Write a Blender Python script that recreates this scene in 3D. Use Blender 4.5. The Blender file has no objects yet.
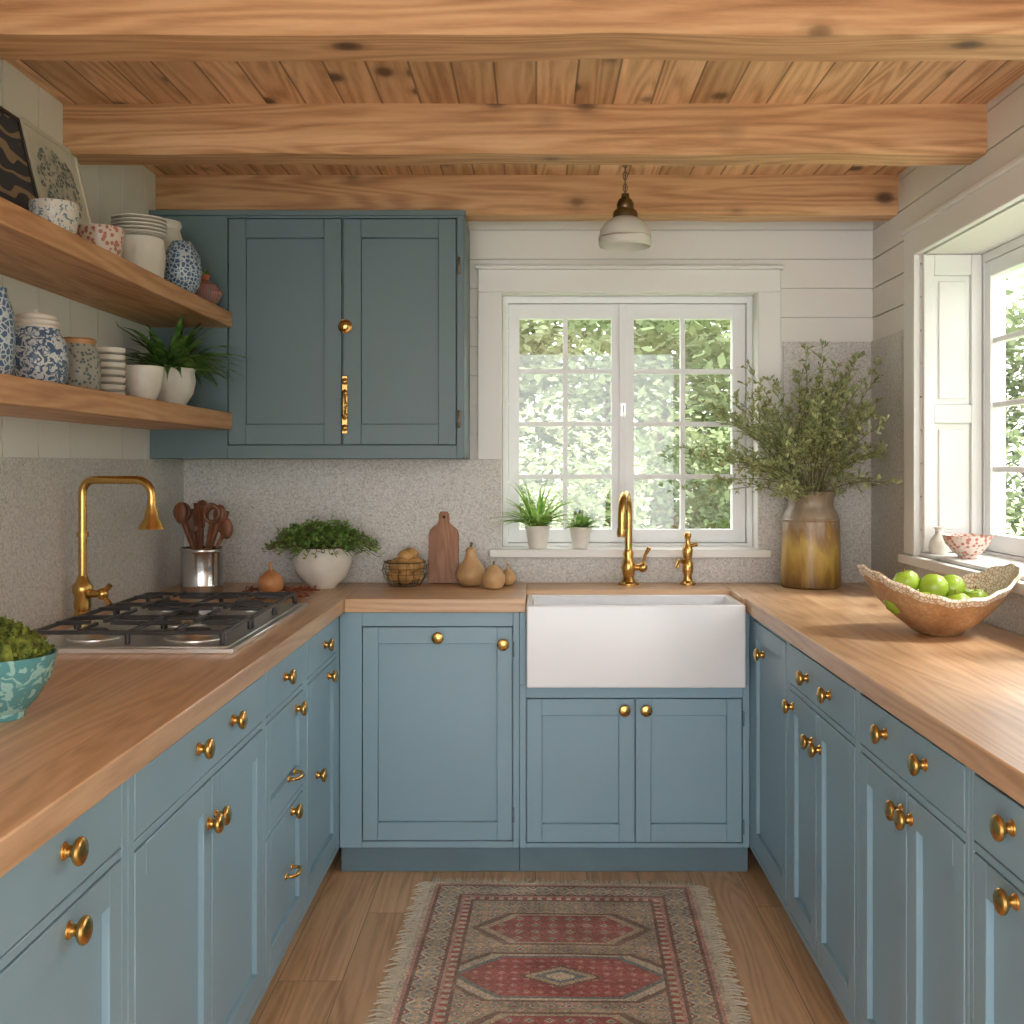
import bpy, math, random
from mathutils import Vector, Matrix, noise
random.seed(7)
R=random.random
def U(a,b): return a+(b-a)*R()
def sr(r,g,b):
    f=lambda c:(c/255/12.92) if c/255<=0.04045 else ((c/255+0.055)/1.055)**2.4
    return (f(r),f(g),f(b),1)
# ------------------------------------------------------------ materials
class NT:
    def __init__(s,name):
        s.m=bpy.data.materials.new(name); s.m.use_nodes=True
        s.t=s.m.node_tree; s.n=s.t.nodes; s.b=s.n['Principled BSDF']
    def setin(s,sock,v):
        if isinstance(v,bpy.types.NodeSocket): s.t.links.new(v,sock)
        else: sock.default_value=v
    def node(s,typ,inp={},**props):
        n=s.n.new(typ)
        for k,v in props.items(): setattr(n,k,v)
        for k,v in inp.items(): s.setin(n.inputs[k],v)
        return n
    def math(s,op,a,b=0.0,c=None):
        d={0:a,1:b}
        if c is not None: d[2]=c
        return s.node('ShaderNodeMath',d,operation=op).outputs[0]
    def mix(s,f,a,b,mode='MIX'):
        return s.node('ShaderNodeMix',{0:f,6:a,7:b},data_type='RGBA',blend_type=mode).outputs[2]
    def ramp(s,f,stops,interp='LINEAR'):
        n=s.node('ShaderNodeValToRGB',{0:f}); cr=n.color_ramp; cr.interpolation=interp
        while len(cr.elements)<len(stops): cr.elements.new(0.5)
        for e,(p,c) in zip(cr.elements,stops):
            e.position=p; e.color=c if len(c)==4 else (*c,1)
        return n.outputs[0]
    def co(s,k='Object'): return s.node('ShaderNodeTexCoord').outputs[k]
    def noise(s,vec,scale,detail=4,dist=0,rough=.5):
        return s.node('ShaderNodeTexNoise',{'Vector':vec,'Scale':scale,'Detail':detail,'Distortion':dist,'Roughness':rough}).outputs[0]
    def bump(s,h,strength=.2,dist=.01):
        n=s.node('ShaderNodeBump',{'Height':h,'Strength':strength,'Distance':dist})
        s.t.links.new(n.outputs[0],s.b.inputs['Normal'])
    def fin(s,col=None,rough=.5,metal=0,**kw):
        if col is not None: s.setin(s.b.inputs['Base Color'],col)
        s.setin(s.b.inputs['Roughness'],rough); s.b.inputs['Metallic'].default_value=metal
        for k,v in kw.items(): s.setin(s.b.inputs[k.replace('_',' ')],v)
        return s.m
def scal(c,k): return (min(c[0]*k,1),min(c[1]*k,1),min(c[2]*k,1),1)
def plain(name,c,rough=.5,metal=0,var=.06,scale=9,bump=0,**kw):
    T=NT(name); n=T.noise(T.co(),scale,4)
    col=T.ramp(n,[(.3,scal(c,1-var)),(.7,scal(c,1+var))])
    if bump: T.bump(T.noise(T.co(),scale*12,3),bump,.003)
    return T.fin(col,rough,metal,**kw)
def wood(name,dark,mid,light,axis='Y',plank=0,rough=.45,knots=0,gs=1.0,gap=.003,var=.18,length=0,ringk=.13):
    T=NT(name); sep=T.node('ShaderNodeSeparateXYZ',{0:T.co()}).outputs
    ax={'X':0,'Y':1,'Z':2}[axis]; o=[i for i in range(3) if i!=ax]
    al,u,v=sep[ax],sep[o[0]],sep[o[1]]
    rnd=None
    if plank:
        q=T.math('DIVIDE',u,plank); idn=T.math('FLOOR',q); fr=T.math('FRACT',q)
        r0=T.node('ShaderNodeTexWhiteNoise',{'W':idn},noise_dimensions='1D').outputs[0]
        gapm=T.math('LESS_THAN',fr,gap/plank)
        if length:
            q2=T.math('ADD',T.math('DIVIDE',al,length),r0)
            id2=T.math('ADD',T.math('MULTIPLY',idn,13.7),T.math('FLOOR',q2))
            rnd=T.node('ShaderNodeTexWhiteNoise',{'W':id2},noise_dimensions='1D').outputs[0]
            gapm=T.math('MAXIMUM',gapm,T.math('LESS_THAN',T.math('FRACT',q2),gap/length))
        else: rnd=r0
        al=T.math('ADD',al,T.math('MULTIPLY',rnd,9.0))
    g=12*gs
    vec=T.node('ShaderNodeCombineXYZ',{0:T.math('MULTIPLY',u,g),1:T.math('MULTIPLY',v,g),2:T.math('MULTIPLY',al,.9*gs)}).outputs[0]
    n1=T.noise(vec,1,5,.4)
    n2=T.noise(vec,.38,2,.3)
    ring=T.math('MULTIPLY_ADD',T.math('SINE',T.math('MULTIPLY',n2,90)),.5,.5)
    n3=T.noise(vec,6,5,0,.75)
    f=T.math('ADD',T.math('MULTIPLY',n1,.5),T.math('ADD',T.math('MULTIPLY',ring,ringk),T.math('MULTIPLY',n3,.5-ringk)))
    col=T.ramp(f,[(.32,dark),(.5,mid),(.68,light)])
    if plank:
        k=T.math('MULTIPLY_ADD',rnd,2*var,1-var)
        kc=T.node('ShaderNodeCombineXYZ',{0:k,1:T.math('POWER',k,1.15),2:T.math('POWER',k,1.4)}).outputs[0]
        col=T.mix(1.0,col,kc,'MULTIPLY')
        col=T.mix(T.math('MULTIPLY',gapm,.75),col,scal(dark,.35))
    if knots:
        kv=T.node('ShaderNodeCombineXYZ',{0:T.math('MULTIPLY',u,4.),1:T.math('MULTIPLY',v,4.),2:T.math('MULTIPLY',al,2.8)}).outputs[0]
        vd=T.node('ShaderNodeTexVoronoi',{'Vector':kv,'Scale':knots,'Randomness':1.0}).outputs['Distance']
        vd=T.math('ADD',vd,T.math('MULTIPLY',T.math('SUBTRACT',n1,.5),.12))
        kf=T.ramp(vd,[(.07,(1,1,1)),(.12,(.65,.65,.65)),(.15,(.25,.25,.25)),(.24,(0,0,0))])
        col=T.mix(kf,col,scal(dark,.3))
    T.bump(f,.12,.004)
    return T.fin(col,rough)

M={}
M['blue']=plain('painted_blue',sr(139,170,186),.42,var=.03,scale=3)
M['blue_shaded']=plain('painted_blue_upper_shaded',sr(98,119,125),.45,var=.03,scale=3)  # upper cabinet blue, greyer, with its shadow darkened into the colour
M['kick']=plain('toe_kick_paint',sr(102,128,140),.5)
M['white']=plain('white_paint',sr(231,231,228),.5,var=.015,scale=2)
M['white_wall']=plain('white_wall_paint',sr(228,226,220),.6,var=.02,scale=1.5)
M['window_white']=plain('window_gloss_white',sr(232,234,235),.35,var=.01)
M['ceramic']=plain('white_fireclay',sr(238,241,245),.12,var=.01,scale=2)
M['stoneware']=plain('white_stoneware',sr(222,217,207),.4,var=.08,scale=20)
M['brass']=plain('aged_brass',sr(208,168,100),.25,1,var=.1,scale=14)
M['steel']=plain('brushed_steel',sr(232,232,230),.3,1,var=.05)
M['steel2']=plain('polished_steel',sr(206,207,208),.14,1,var=.05)
M['iron']=plain('cast_iron',sr(66,66,68),.3,.5,var=.15,scale=30)
M['pane_dark']=plain('bronze_metal',sr(130,112,84),.4,1)
M['soil']=plain('potting_soil',sr(58,42,30),.9,var=.4,scale=50)
M['terra']=plain('terracotta',sr(176,104,70),.6,var=.12,scale=25)
M['onion']=plain('onion_skin',sr(198,138,88),.35,var=.2,scale=18)
M['gourd']=plain('gourd_skin',sr(198,160,114),.4,var=.15,scale=20)
M['potato']=plain('potato_skin',sr(190,146,88),.5,var=.35,scale=30)
M['apple']=plain('green_apple',sr(146,172,56),.25,var=.18,scale=16)
M['stem']=plain('plant_stem',sr(112,108,68),.6)
M['twig']=plain('dried_stem',sr(146,80,56),.7,var=.3,scale=40)
M['utensil']=wood('utensil_wood',sr(74,44,30),sr(112,68,46),sr(146,96,66),'Z',gs=2)
M['board']=wood('walnut_board',sr(118,76,46),sr(148,98,62),sr(172,120,80),'Z',gs=1.6)
oak=(sr(176,134,96),sr(204,165,125),sr(220,184,146))
M['oakY']=wood('oak_worktop_long',*oak,'Y',rough=.33,gs=1.5,plank=.18,gap=.0008,var=.05)
M['oakX']=wood('oak_worktop_cross',*oak,'X',rough=.33,gs=1.5)
M['shelf']=wood('oak_shelf',sr(166,118,78),sr(198,151,106),sr(216,174,130),'Y',rough=.5,gs=1.6)
M['beam']=wood('pine_beam',sr(166,120,80),sr(200,154,110),sr(218,176,132),'X',rough=.6,knots=1.3,gs=1.5,ringk=.16)
M['ceilw']=wood('pine_ceiling_boards',sr(178,130,92),sr(214,168,126),sr(232,190,150),'Y',plank=.108,rough=.6,knots=1.35,gs=1.4,gap=.006,var=.19,ringk=.16)
M['floor']=wood('oak_floor_boards',sr(182,138,98),sr(214,172,128),sr(230,190,148),'Y',plank=.17,rough=.36,gs=1.5,gap=.0025,var=.09,length=1.7)
def wovenwood():
    T=NT('pale_carved_wood'); c=T.co(); n=T.noise(c,12,4)
    v=T.node('ShaderNodeTexVoronoi',{'Vector':c,'Scale':95.0}).outputs['Distance']
    col=T.ramp(n,[(.3,sr(164,122,82)),(.5,sr(196,154,110)),(.7,sr(212,176,134))])
    col=T.mix(T.ramp(v,[(.0,(0,0,0)),(.7,(.5,.5,.5))]),col,sr(142,104,70)); T.bump(v,.5,.004)
    return T.fin(col,.5)
M['bowlwood']=wovenwood()
def backsplash():
    T=NT('speckled_stone'); c=T.co()
    a=T.noise(c,160,3,0,.7); b=T.noise(c,3,3)
    col=T.ramp(a,[(.3,sr(146,143,138)),(.46,sr(198,195,190)),(.6,sr(216,214,209)),(.75,sr(234,232,228))])
    col=T.mix(T.math('MULTIPLY',b,.3),col,sr(187,183,176)); T.bump(a,.1,.002)
    return T.fin(col,.45)
M['splash']=backsplash()
def greens(name,c1,c2,scale=30,tr=.25,rough=.5):
    T=NT(name); n=T.noise(T.co(),scale,2)
    col=T.ramp(n,[(.35,c1),(.65,c2)])
    T.fin(col,rough)
    tl=T.node('ShaderNodeBsdfTranslucent',{0:col}); mx=T.node('ShaderNodeMixShader',{0:tr,1:T.b.outputs[0],2:tl.outputs[0]})
    T.t.links.new(mx.outputs[0],T.n['Material Output'].inputs[0]); return T.m
M['fern']=greens('fern_leaf',sr(58,102,46),sr(118,158,76))
M['herb']=greens('herb_leaf',sr(84,132,54),sr(152,184,98),60)
M['spider']=greens('spider_plant_leaf',sr(112,162,66),sr(180,208,116),40,.45)
M['olive']=greens('sage_branch_leaf',sr(136,148,98),sr(192,198,146),30,.4)
M['moss']=greens('moss_green',sr(86,102,36),sr(138,148,62),60,.1,.9)
M['tree']=greens('tree_leaf',sr(96,116,78),sr(148,160,116),.9,.3,.8)
M['tree2']=greens('tree_leaf_light',sr(130,144,104),sr(180,188,150),.8,.3,.8)
M['lawn']=greens('lawn_grass',sr(108,132,80),sr(152,168,112),2,.0,.9)
M['bark']=plain('bark',sr(110,96,80),.9,var=.3)
def glass():
    T=NT('window_glass')
    tr=T.node('ShaderNodeBsdfTransparent'); gl=T.node('ShaderNodeBsdfGlossy',{'Roughness':.02})
    mx=T.node('ShaderNodeMixShader',{0:.05,1:tr.outputs[0],2:gl.outputs[0]})
    T.t.links.new(mx.outputs[0],T.n['Material Output'].inputs[0]); return T.m
M['glass']=glass()
def patt(name,base,ink,scale,kind='vor',thr=.5,rough=.3,stretch=(1,1,1)):
    T=NT(name); mp=T.node('ShaderNodeMapping',{'Vector':T.co(),'Scale':stretch}).outputs[0]
    if kind=='vor':
        d=T.node('ShaderNodeTexVoronoi',{'Vector':mp,'Scale':scale}).outputs['Distance']
        f=T.ramp(d,[(thr-.04,(1,1,1)),(thr+.04,(0,0,0))])
    elif kind=='noise':
        d=T.noise(mp,scale,3,1.5); f=T.ramp(d,[(thr-.02,(0,0,0)),(thr+.02,(1,1,1))])
    elif kind=='crackle':
        d=T.node('ShaderNodeTexVoronoi',{'Vector':mp,'Scale':scale},feature='DISTANCE_TO_EDGE').outputs['Distance']
        f=T.ramp(d,[(thr,(1,1,1)),(thr+.05,(0,0,0))])
    elif kind=='wave':
        d=T.node('ShaderNodeTexWave',{'Vector':mp,'Scale':scale,'Distortion':5,'Detail':1,'Detail Scale':.6}).outputs[1]
        f=T.ramp(d,[(thr-.05,(0,0,0)),(thr+.05,(1,1,1))])
    return T.fin(T.mix(f,base,ink),rough)
M['bluewhite']=patt('blue_white_glaze',sr(196,202,204),sr(66,94,124),62,'noise',.5)
M['bluevase']=patt('blue_leaf_glaze',sr(64,94,132),sr(184,196,200),75,'crackle',.08)
M['dots']=patt('grey_dotted_glaze',sr(158,158,148),sr(84,98,102),95,'vor',.36)
M['pink']=patt('pink_speckle_glaze',sr(222,206,194),sr(184,112,94),75,'vor',.42)
M['turq']=patt('turquoise_glaze',sr(90,150,154),sr(150,196,190),40,'noise',.54,.25)
M['cream']=patt('cream_patterned_glaze',sr(226,216,196),sr(176,148,116),90,'crackle',.07)
M['cupfloral']=patt('floral_glaze',sr(222,218,208),sr(110,136,154),75,'noise',.58)
M['terrablue']=patt('terracotta_banded_glaze',sr(178,112,84),sr(92,110,130),50,'wave',.6)
M['artdark']=patt('dark_wave_artwork',sr(44,56,70),sr(152,132,108),24,'wave',.78,.6,(1,.7,1.3))
M['arttree']=patt('tree_artwork',sr(186,186,174),sr(104,122,120),60,'noise',.5,.7)
M['artpaper']=plain('art_paper',sr(210,206,192),.7)
def urnmat():
    T=NT('drip_glazed_urn'); c=T.co(); z=T.node('ShaderNodeSeparateXYZ',{0:c}).outputs[2]
    mp=T.node('ShaderNodeMapping',{'Vector':c,'Scale':(26,26,5)}).outputs[0]
    n=T.noise(mp,1,6,.8,.65)
    h=T.math('ADD',T.math('MULTIPLY',z,2.9),T.math('MULTIPLY',T.math('SUBTRACT',n,.5),.8))
    col=T.ramp(h,[(.0,sr(110,80,42)),(.2,sr(158,126,58)),(.42,sr(190,160,86)),(.6,sr(142,110,72)),(.72,sr(154,136,114)),(1,sr(134,118,100))])
    return T.fin(col,.3)
M['urn']=urnmat()
def vcol(name,rough=.95):
    T=NT(name); a=T.node('ShaderNodeAttribute',attribute_name='Col').outputs[0]
    T.bump(T.noise(T.co(),260,2),.4,.004); return T.fin(a,rough)
M['rug']=vcol('woven_wool')
M['fringe']=plain('rug_fringe',sr(218,208,188),.9,var=.1,scale=40)
M['opal']=greens('opal_glass',sr(232,230,224),sr(238,236,230),5,.45,.2)

# ------------------------------------------------------------ mesh builder
class O:
    def __init__(s,name): s.name=name; s.v=[];s.f=[];s.mi=[];s.mats=[]
    def mat(s,m):
        m=M[m] if isinstance(m,str) else m
        if m not in s.mats: s.mats.append(m)
        return s.mats.index(m)
    def add(s,vs,fs,m,X=None):
        b=len(s.v); k=s.mat(m)
        for p in vs:
            p=Vector(p); s.v.append(X@p if X else p)
        for f in fs: s.f.append([i+b for i in f]); s.mi.append(k)
    def clamp(s,xmin=-99,xmax=99,ymax=99,zmin=-99):
        for p in s.v:
            p.x=min(max(p.x,xmin),xmax); p.y=min(p.y,ymax); p.z=max(p.z,zmin)
    def box(s,a,b,m,X=None):
        x0,x1=sorted((a[0],b[0]));y0,y1=sorted((a[1],b[1]));z0,z1=sorted((a[2],b[2]))
        vs=[(x0,y0,z0),(x1,y0,z0),(x1,y1,z0),(x0,y1,z0),(x0,y0,z1),(x1,y0,z1),(x1,y1,z1),(x0,y1,z1)]
        s.add(vs,[(0,3,2,1),(4,5,6,7),(0,1,5,4),(1,2,6,5),(2,3,7,6),(3,0,4,7)],m,X)
    def lathe(s,prof,c,m,n=32,X=None,fn=None):
        vs=[];fs=[];k=len(prof); T=Matrix.Translation(c)@(X if X else Matrix())
        for j in range(n):
            a=2*math.pi*j/n
            for i,(r,z) in enumerate(prof):
                p=(r*math.cos(a),r*math.sin(a),z)
                if fn: p=fn(p,a,i/(k-1))
                vs.append(p)
        for j in range(n):
            q=(j+1)%n
            for i in range(k-1):
                fs.append((j*k+i,q*k+i,q*k+i+1,j*k+i+1))
        s.add(vs,fs,m,T)
    def tube(s,pts,r,m,n=8,caps=True):
        pts=[Vector(p) for p in pts]; L=len(pts)
        rr=r if isinstance(r,(list,tuple)) else [r]*L
        vs=[];fs=[]; t=(pts[1]-pts[0]).normalized()
        u=t.orthogonal().normalized()
        for i,p in enumerate(pts):
            t2=(pts[min(i+1,L-1)]-pts[max(i-1,0)])
            t2=t2.normalized() if t2.length>1e-9 else t
            u=(u-t2*u.dot(t2)); u=u.normalized() if u.length>1e-6 else t2.orthogonal().normalized()
            w=t2.cross(u); t=t2
            for j in range(n):
                a=2*math.pi*j/n; vs.append(p+(u*math.cos(a)+w*math.sin(a))*rr[i])
        for i in range(L-1):
            for j in range(n):
                q=(j+1)%n; fs.append((i*n+j,i*n+q,(i+1)*n+q,(i+1)*n+j))
        if caps: fs.append(tuple(range(n-1,-1,-1))); fs.append(tuple((L-1)*n+j for j in range(n)))
        s.add(vs,fs,m)
    def ball(s,c,r,m,n=16,sc=(1,1,1),jit=0,X=None):
        k=n//2; prof=[(math.sin(math.pi*i/k)*r,-math.cos(math.pi*i/k)*r) for i in range(k+1)]
        sd=Vector((U(0,50),U(0,50),U(0,50)))
        def fn(p,a,t):
            p=Vector(p)
            if jit: p*=1+jit*noise.noise(p/r*1.3+sd)
            return (p[0]*sc[0],p[1]*sc[1],p[2]*sc[2])
        s.lathe(prof,c,m,n,X,fn)
    def leaf(s,b,d,L,W,m,seg=1,droop=0.0):
        b=Vector(b); d=Vector(d).normalized()
        side=d.cross(Vector((0,0,1)))
        side=side.normalized() if side.length>1e-3 else Vector((1,0,0))
        if seg==1:
            side=(side+Vector((U(-.6,.6),U(-.6,.6),U(-.6,.6)))).normalized()
            mid=b+d*L*.5; s.add([b,mid+side*W,b+d*L,mid-side*W],[(0,1,2,3)],m); return
        vs=[];fs=[];p=b.copy()
        for i in range(seg+1):
            t=i/seg; w=W*(math.sin(math.pi*min(1,t*.8+.18)))*(1-t**3)
            vs+= [p-side*w, p+Vector((0,0,-w*.35)), p+side*w]
            d=(d+Vector((0,0,-droop/seg))).normalized(); p=p+d*L/seg
        for i in range(seg):
            a=i*3; fs+=[(a,a+1,a+4,a+3),(a+1,a+2,a+5,a+4)]
        s.add(vs,fs,m)
    def done(s,origin=None,bevel=0,seg=2,angle=35,flat=False):
        org=Vector(origin) if origin else Vector((0,0,0))
        me=bpy.data.meshes.new(s.name); me.from_pydata([v-org for v in s.v],[],s.f)
        for m in s.mats: me.materials.append(m)
        me.polygons.foreach_set('material_index',s.mi)
        me.polygons.foreach_set('use_smooth',[not flat]*len(s.f))
        me.update()
        if not flat: me.set_sharp_from_angle(angle=math.radians(angle))
        o=bpy.data.objects.new(s.name,me); o.location=org; bpy.context.collection.objects.link(o)
        if bevel:
            b=o.modifiers.new('bevel','BEVEL'); b.width=bevel; b.segments=seg; b.limit_method='ANGLE'; b.harden_normals=False
        return o
def aim(d):
    return Vector((0,0,1)).rotation_difference(Vector(d)).to_matrix().to_4x4()
KN=[(0.0,0),(.013,0),(.013,.003),(.009,.005),(.008,.012),(.013,.015),(.019,.019),(.0205,.024),(.018,.028),(.009,.031),(0,.0315)]
def knob(o,p,d): o.lathe(KN,p,'brass',20,aim(d))
def pull(o,p,d,axis,w=.035):
    p=Vector(p);d=Vector(d);a=Vector(axis)
    pts=[p-a*w,p-a*w+d*.018,p-a*w*.8+d*.026,p-a*w*.3+d*.03,p+a*w*.3+d*.03,p+a*w*.8+d*.026,p+a*w+d*.018,p+a*w]
    o.tube(pts,[.006,.005,.005,.0065,.0065,.005,.005,.006],'brass',10)
    for q in (-1,1): o.lathe([(0,0),(.01,0),(.009,.004),(0,.005)],p+a*w*q,'brass',12,aim(d))

# ------------------------------------------------------------ room dims
XL,XR,YB,ZC=-1.332,1.275,4.15,2.38
YF=-1.6
o=O('floor'); o.box((XL-.25,YF,-.1),(XR+.28,YB+.2,0),'floor'); o.done()
o=O('ceiling'); o.box((XL-.25,YF,ZC),(XR+.28,YB+.2,ZC+.2),'ceilw'); o.done()
G=.005; D=.012
o=O('wall_left'); o.box((XL-.25,YF,0),(XL-D,YB+.2,ZC),'white_wall')
y=YB
while y>YF:
    o.box((XL-D,max(YF,y-.2+.004),0),(XL,y,ZC),'white_wall'); y-=.2
o.done()
WX0,WX1,WZ0,WZ1=-.125,.838,1.049,2.011
o=O('wall_back'); f=YB+D
o.box((XL,f,0),(WX0,YB+.2,ZC),'white_wall'); o.box((WX1,f,0),(XR,YB+.2,ZC),'white_wall')
o.box((WX0,f,0),(WX1,YB+.2,WZ0),'white_wall'); o.box((WX0,f,WZ1),(WX1,YB+.2,ZC),'white_wall')
z=.05
while z<ZC:
    z1=min(z+.11-G,ZC)
    for a,b in (((XL,WX0),(WX1,XR)) if (z1>WZ0 and z<WZ1) else ((XL,XR),)):
        o.box((a,YB,z),(b,f,z1),'white_wall')
    z+=.11
o.done()
RY0,RY1,RZ0,RZ1=1.75,3.64,1.06,2.057
f=XR+D
o=O('wall_right')
o.box((f,YF,0),(XR+.28,RY0,ZC),'white_wall'); o.box((f,RY1,0),(XR+.28,YB+.2,ZC),'white_wall')
o.box((f,RY0,0),(XR+.28,RY1,RZ0),'white_wall'); o.box((f,RY0,RZ1),(XR+.28,RY1,ZC),'white_wall')
z=.05
while z<ZC:
    z1=min(z+.11-G,ZC)
    for a,b in (((YF,RY0),(RY1,YB)) if (z1>RZ0 and z<RZ1) else ((YF,YB),)):
        o.box((XR,a,z),(f,b,z1),'white_wall')
    z+=.11
o.done()
o=O('trim_backsplash_left'); o.box((XL,.6,.92),(XL+.01,YB,1.382),'splash'); o.done()
o=O('trim_backsplash_back')
o.box((XL+.01,YB-.01,.92),(WX0-.002,YB,1.382),'splash'); o.box((WX0-.002,YB-.01,.92),(WX1+.002,YB,1.015),'splash')
o.box((WX1+.002,YB-.01,.92),(XR-.01,YB,1.382),'splash'); o.box((.935,YB-.01,1.382),(XR-.01,YB,1.826),'splash'); o.done()
o=O('trim_backsplash_right'); o.box((XR-.01,.6,.92),(XR,YB,1.03),'splash'); o.box((XR-.01,3.77,1.03),(XR,YB,1.826),'splash'); o.done()
def beam(y0,y1,seed):
    o=O('ceiling_beam'); n=60; c=.012; z0=2.241; vs=[];fs=[]
    for i in range(n+1):
        x=XL+(XR-XL)*i/n
        j=lambda k:noise.noise(Vector((x*3.1,k*7.3,seed)))*.007
        ring=[(y0+j(1),ZC),(y0+j(1),z0+c+abs(j(2))*1.5),(y0+c+j(3),z0+j(4)),(y1-c+j(5),z0+j(4)),(y1+j(6),z0+c),(y1+j(6),ZC)]
        vs+=[(x,a,b) for a,b in ring]
    for i in range(n):
        for k in range(6):
            q=(k+1)%6; fs.append((i*6+k,i*6+q,(i+1)*6+q,(i+1)*6+k))
    fs+= [tuple(range(6)),tuple(n*6+k for k in range(5,-1,-1))]
    o.add(vs,fs,'beam'); o.done(angle=28)
beam(2.235,2.405,1); beam(3.10,3.235,2); beam(3.86,3.985,3); beam(1.35,1.49,4)
# ------------------------------------------------------------ windows
o=O('trim_window_back')
yo=YB-.022
o.box((WX0-.09,yo,1.382),(WX0,YB,WZ1),'white'); o.box((WX1,yo,1.382),(WX1+.085,YB,WZ1),'white')
o.box((WX0-.09,yo,WZ1),(WX1+.085,YB,WZ1+.085),'white'); o.box((WX0-.1,yo-.012,WZ1+.085),(WX1+.095,YB,WZ1+.1),'white')
o.done(bevel=.003)
o=O('window_sill_back'); o.box((WX0-.045,YB-.045,WZ0-.034),(WX1+.045,YB-.001,WZ0-.002),'white'); o.box((WX0+.002,YB-.001,WZ0-.02),(WX1-.002,YB+.1,WZ0-.002),'white'); o.done(bevel=.004)
def sash(o,mp,a0,a1,z0,z1,fl,fr,cols,rows,tb=.06,bb=.06,t0=0,t1=.045):
    B=lambda a,b,c,d,e,f,m='window_white': o.box(mp(a,c,e),mp(b,d,f),m)
    B(a0,a0+fl,z0,z1,t0,t1); B(a1-fr,a1,z0,z1,t0,t1)
    B(a0+fl,a1-fr,z0,z0+bb,t0,t1); B(a0+fl,a1-fr,z1-tb,z1,t0,t1)
    ga,gb,gz0,gz1=a0+fl,a1-fr,z0+bb,z1-tb
    for i in range(1,cols):
        c=ga+(gb-ga)*i/cols; B(c-.009,c+.009,gz0,gz1,t0+.008,t1-.008)
    for i in range(1,rows):
        c=gz0+(gz1-gz0)*i/rows
        for j in range(cols):
            l=ga+(gb-ga)*j/cols+(.009 if j else 0); r=ga+(gb-ga)*(j+1)/cols-(.009 if j<cols-1 else 0)
            B(l,r,c-.009,c+.009,t0+.008,t1-.008)
    g=(t0+t1)/2; B(ga,gb,gz0,gz1,g-.002,g+.002,'glass')
o=O('window_1'); yw=YB+.1
mp=lambda a,z,t:(a,yw+t,z)
X0,X1,Z0,Z1=WX0+.001,WX1-.001,WZ0,WZ1-.001
o.box((X0,yw-.02,Z0),(X0+.02,yw+.07,Z1),'window_white'); o.box((X1-.022,yw-.02,Z0),(X1,yw+.07,Z1),'window_white')
o.box((X0+.02,yw-.02,Z1-.025),(X1-.022,yw+.07,Z1),'window_white'); o.box((X0+.02,yw-.02,Z0),(X1-.022,yw+.07,Z0+.012),'window_white')
sash(o,mp,X0+.022,.337,Z0+.014,Z1-.027,.041,.041,2,4,.055,.05)
sash(o,mp,.341,X1-.024,Z0+.014,Z1-.027,.041,.05,2,4,.055,.05)
o.box((.325,yw-.012,Z0+.014),(.353,yw,Z1-.027),'window_white')
o.box((.33,yw-.022,1.55),(.348,yw-.012,1.6),'steel'); o.tube([(.339,yw-.022,1.59),(.339,yw-.045,1.59),(.339,yw-.05,1.54)],.004,'steel')
o.done(bevel=.0025)
o=O('trim_window_right'); xo=XR-.022
o.box((xo,RY1,RZ0+.001),(XR,RY1+.1,RZ1+.085),'white'); o.box((xo,RY0-.1,RZ1),(XR,RY1,RZ1+.085),'white')
o.box((xo-.012,RY0-.11,RZ1+.085),(XR,RY1+.11,RZ1+.1),'white'); o.box((xo,RY0-.1,RZ0+.001),(XR,RY0,RZ1),'white')
o.done(bevel=.003)
o=O('window_sill_right'); o.box((XR-.035,RY0-.12,RZ0-.03),(XR-.001,RY1+.12,RZ0),'white'); o.box((XR-.001,RY0+.002,RZ0),(XR+.2,RY1-.002,RZ0+.012),'white'); o.done(bevel=.003)
o=O('window_shutter_panel')
y1=RY1-.001; y0=y1-.022; a,b=XR+.004,XR+.196; zz=[RZ0+.014,RZ0+.07,1.50,1.56,RZ1-.07,RZ1-.002]
o.box((a,y0,zz[0]),(a+.035,y1,zz[5]),'white'); o.box((b-.035,y0,zz[0]),(b,y1,zz[5]),'white')
for q in ((0,1),(2,3),(4,5)): o.box((a+.035,y0,zz[q[0]]),(b-.035,y1,zz[q[1]]),'white')
for q in ((1,2),(3,4)):
    o.box((a+.035,y0+.014,zz[q[0]]),(b-.035,y1,zz[q[1]]),'white'); o.box((a+.052,y0+.006,zz[q[0]]+.02),(b-.052,y0+.014,zz[q[1]]-.02),'white')
o.done(bevel=.003)
o=O('window_2'); xw=XR+.2
mp=lambda a,z,t:(xw+t,a,z)
Z0,Z1=RZ0+.002,RZ1-.001
A0,A1=RY0+.001,RY1-.001
o.box((xw-.002,A0,Z0),(xw+.07,A0+.03,Z1),'window_white'); o.box((xw-.002,A1-.03,Z0),(xw+.07,A1,Z1),'window_white')
o.box((xw-.002,A0+.03,Z1-.03),(xw+.07,A1-.03,Z1),'window_white'); o.box((xw-.002,A0+.03,Z0),(xw+.07,A1-.03,Z0+.02),'window_white')
w=(A1-A0-.06)/3
for i in range(3): sash(o,mp,A0+.031+w*i,A0+.029+w*(i+1),Z0+.022,Z1-.032,.045,.045,2,4,.05,.055)
o.done(bevel=.0025)
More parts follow.
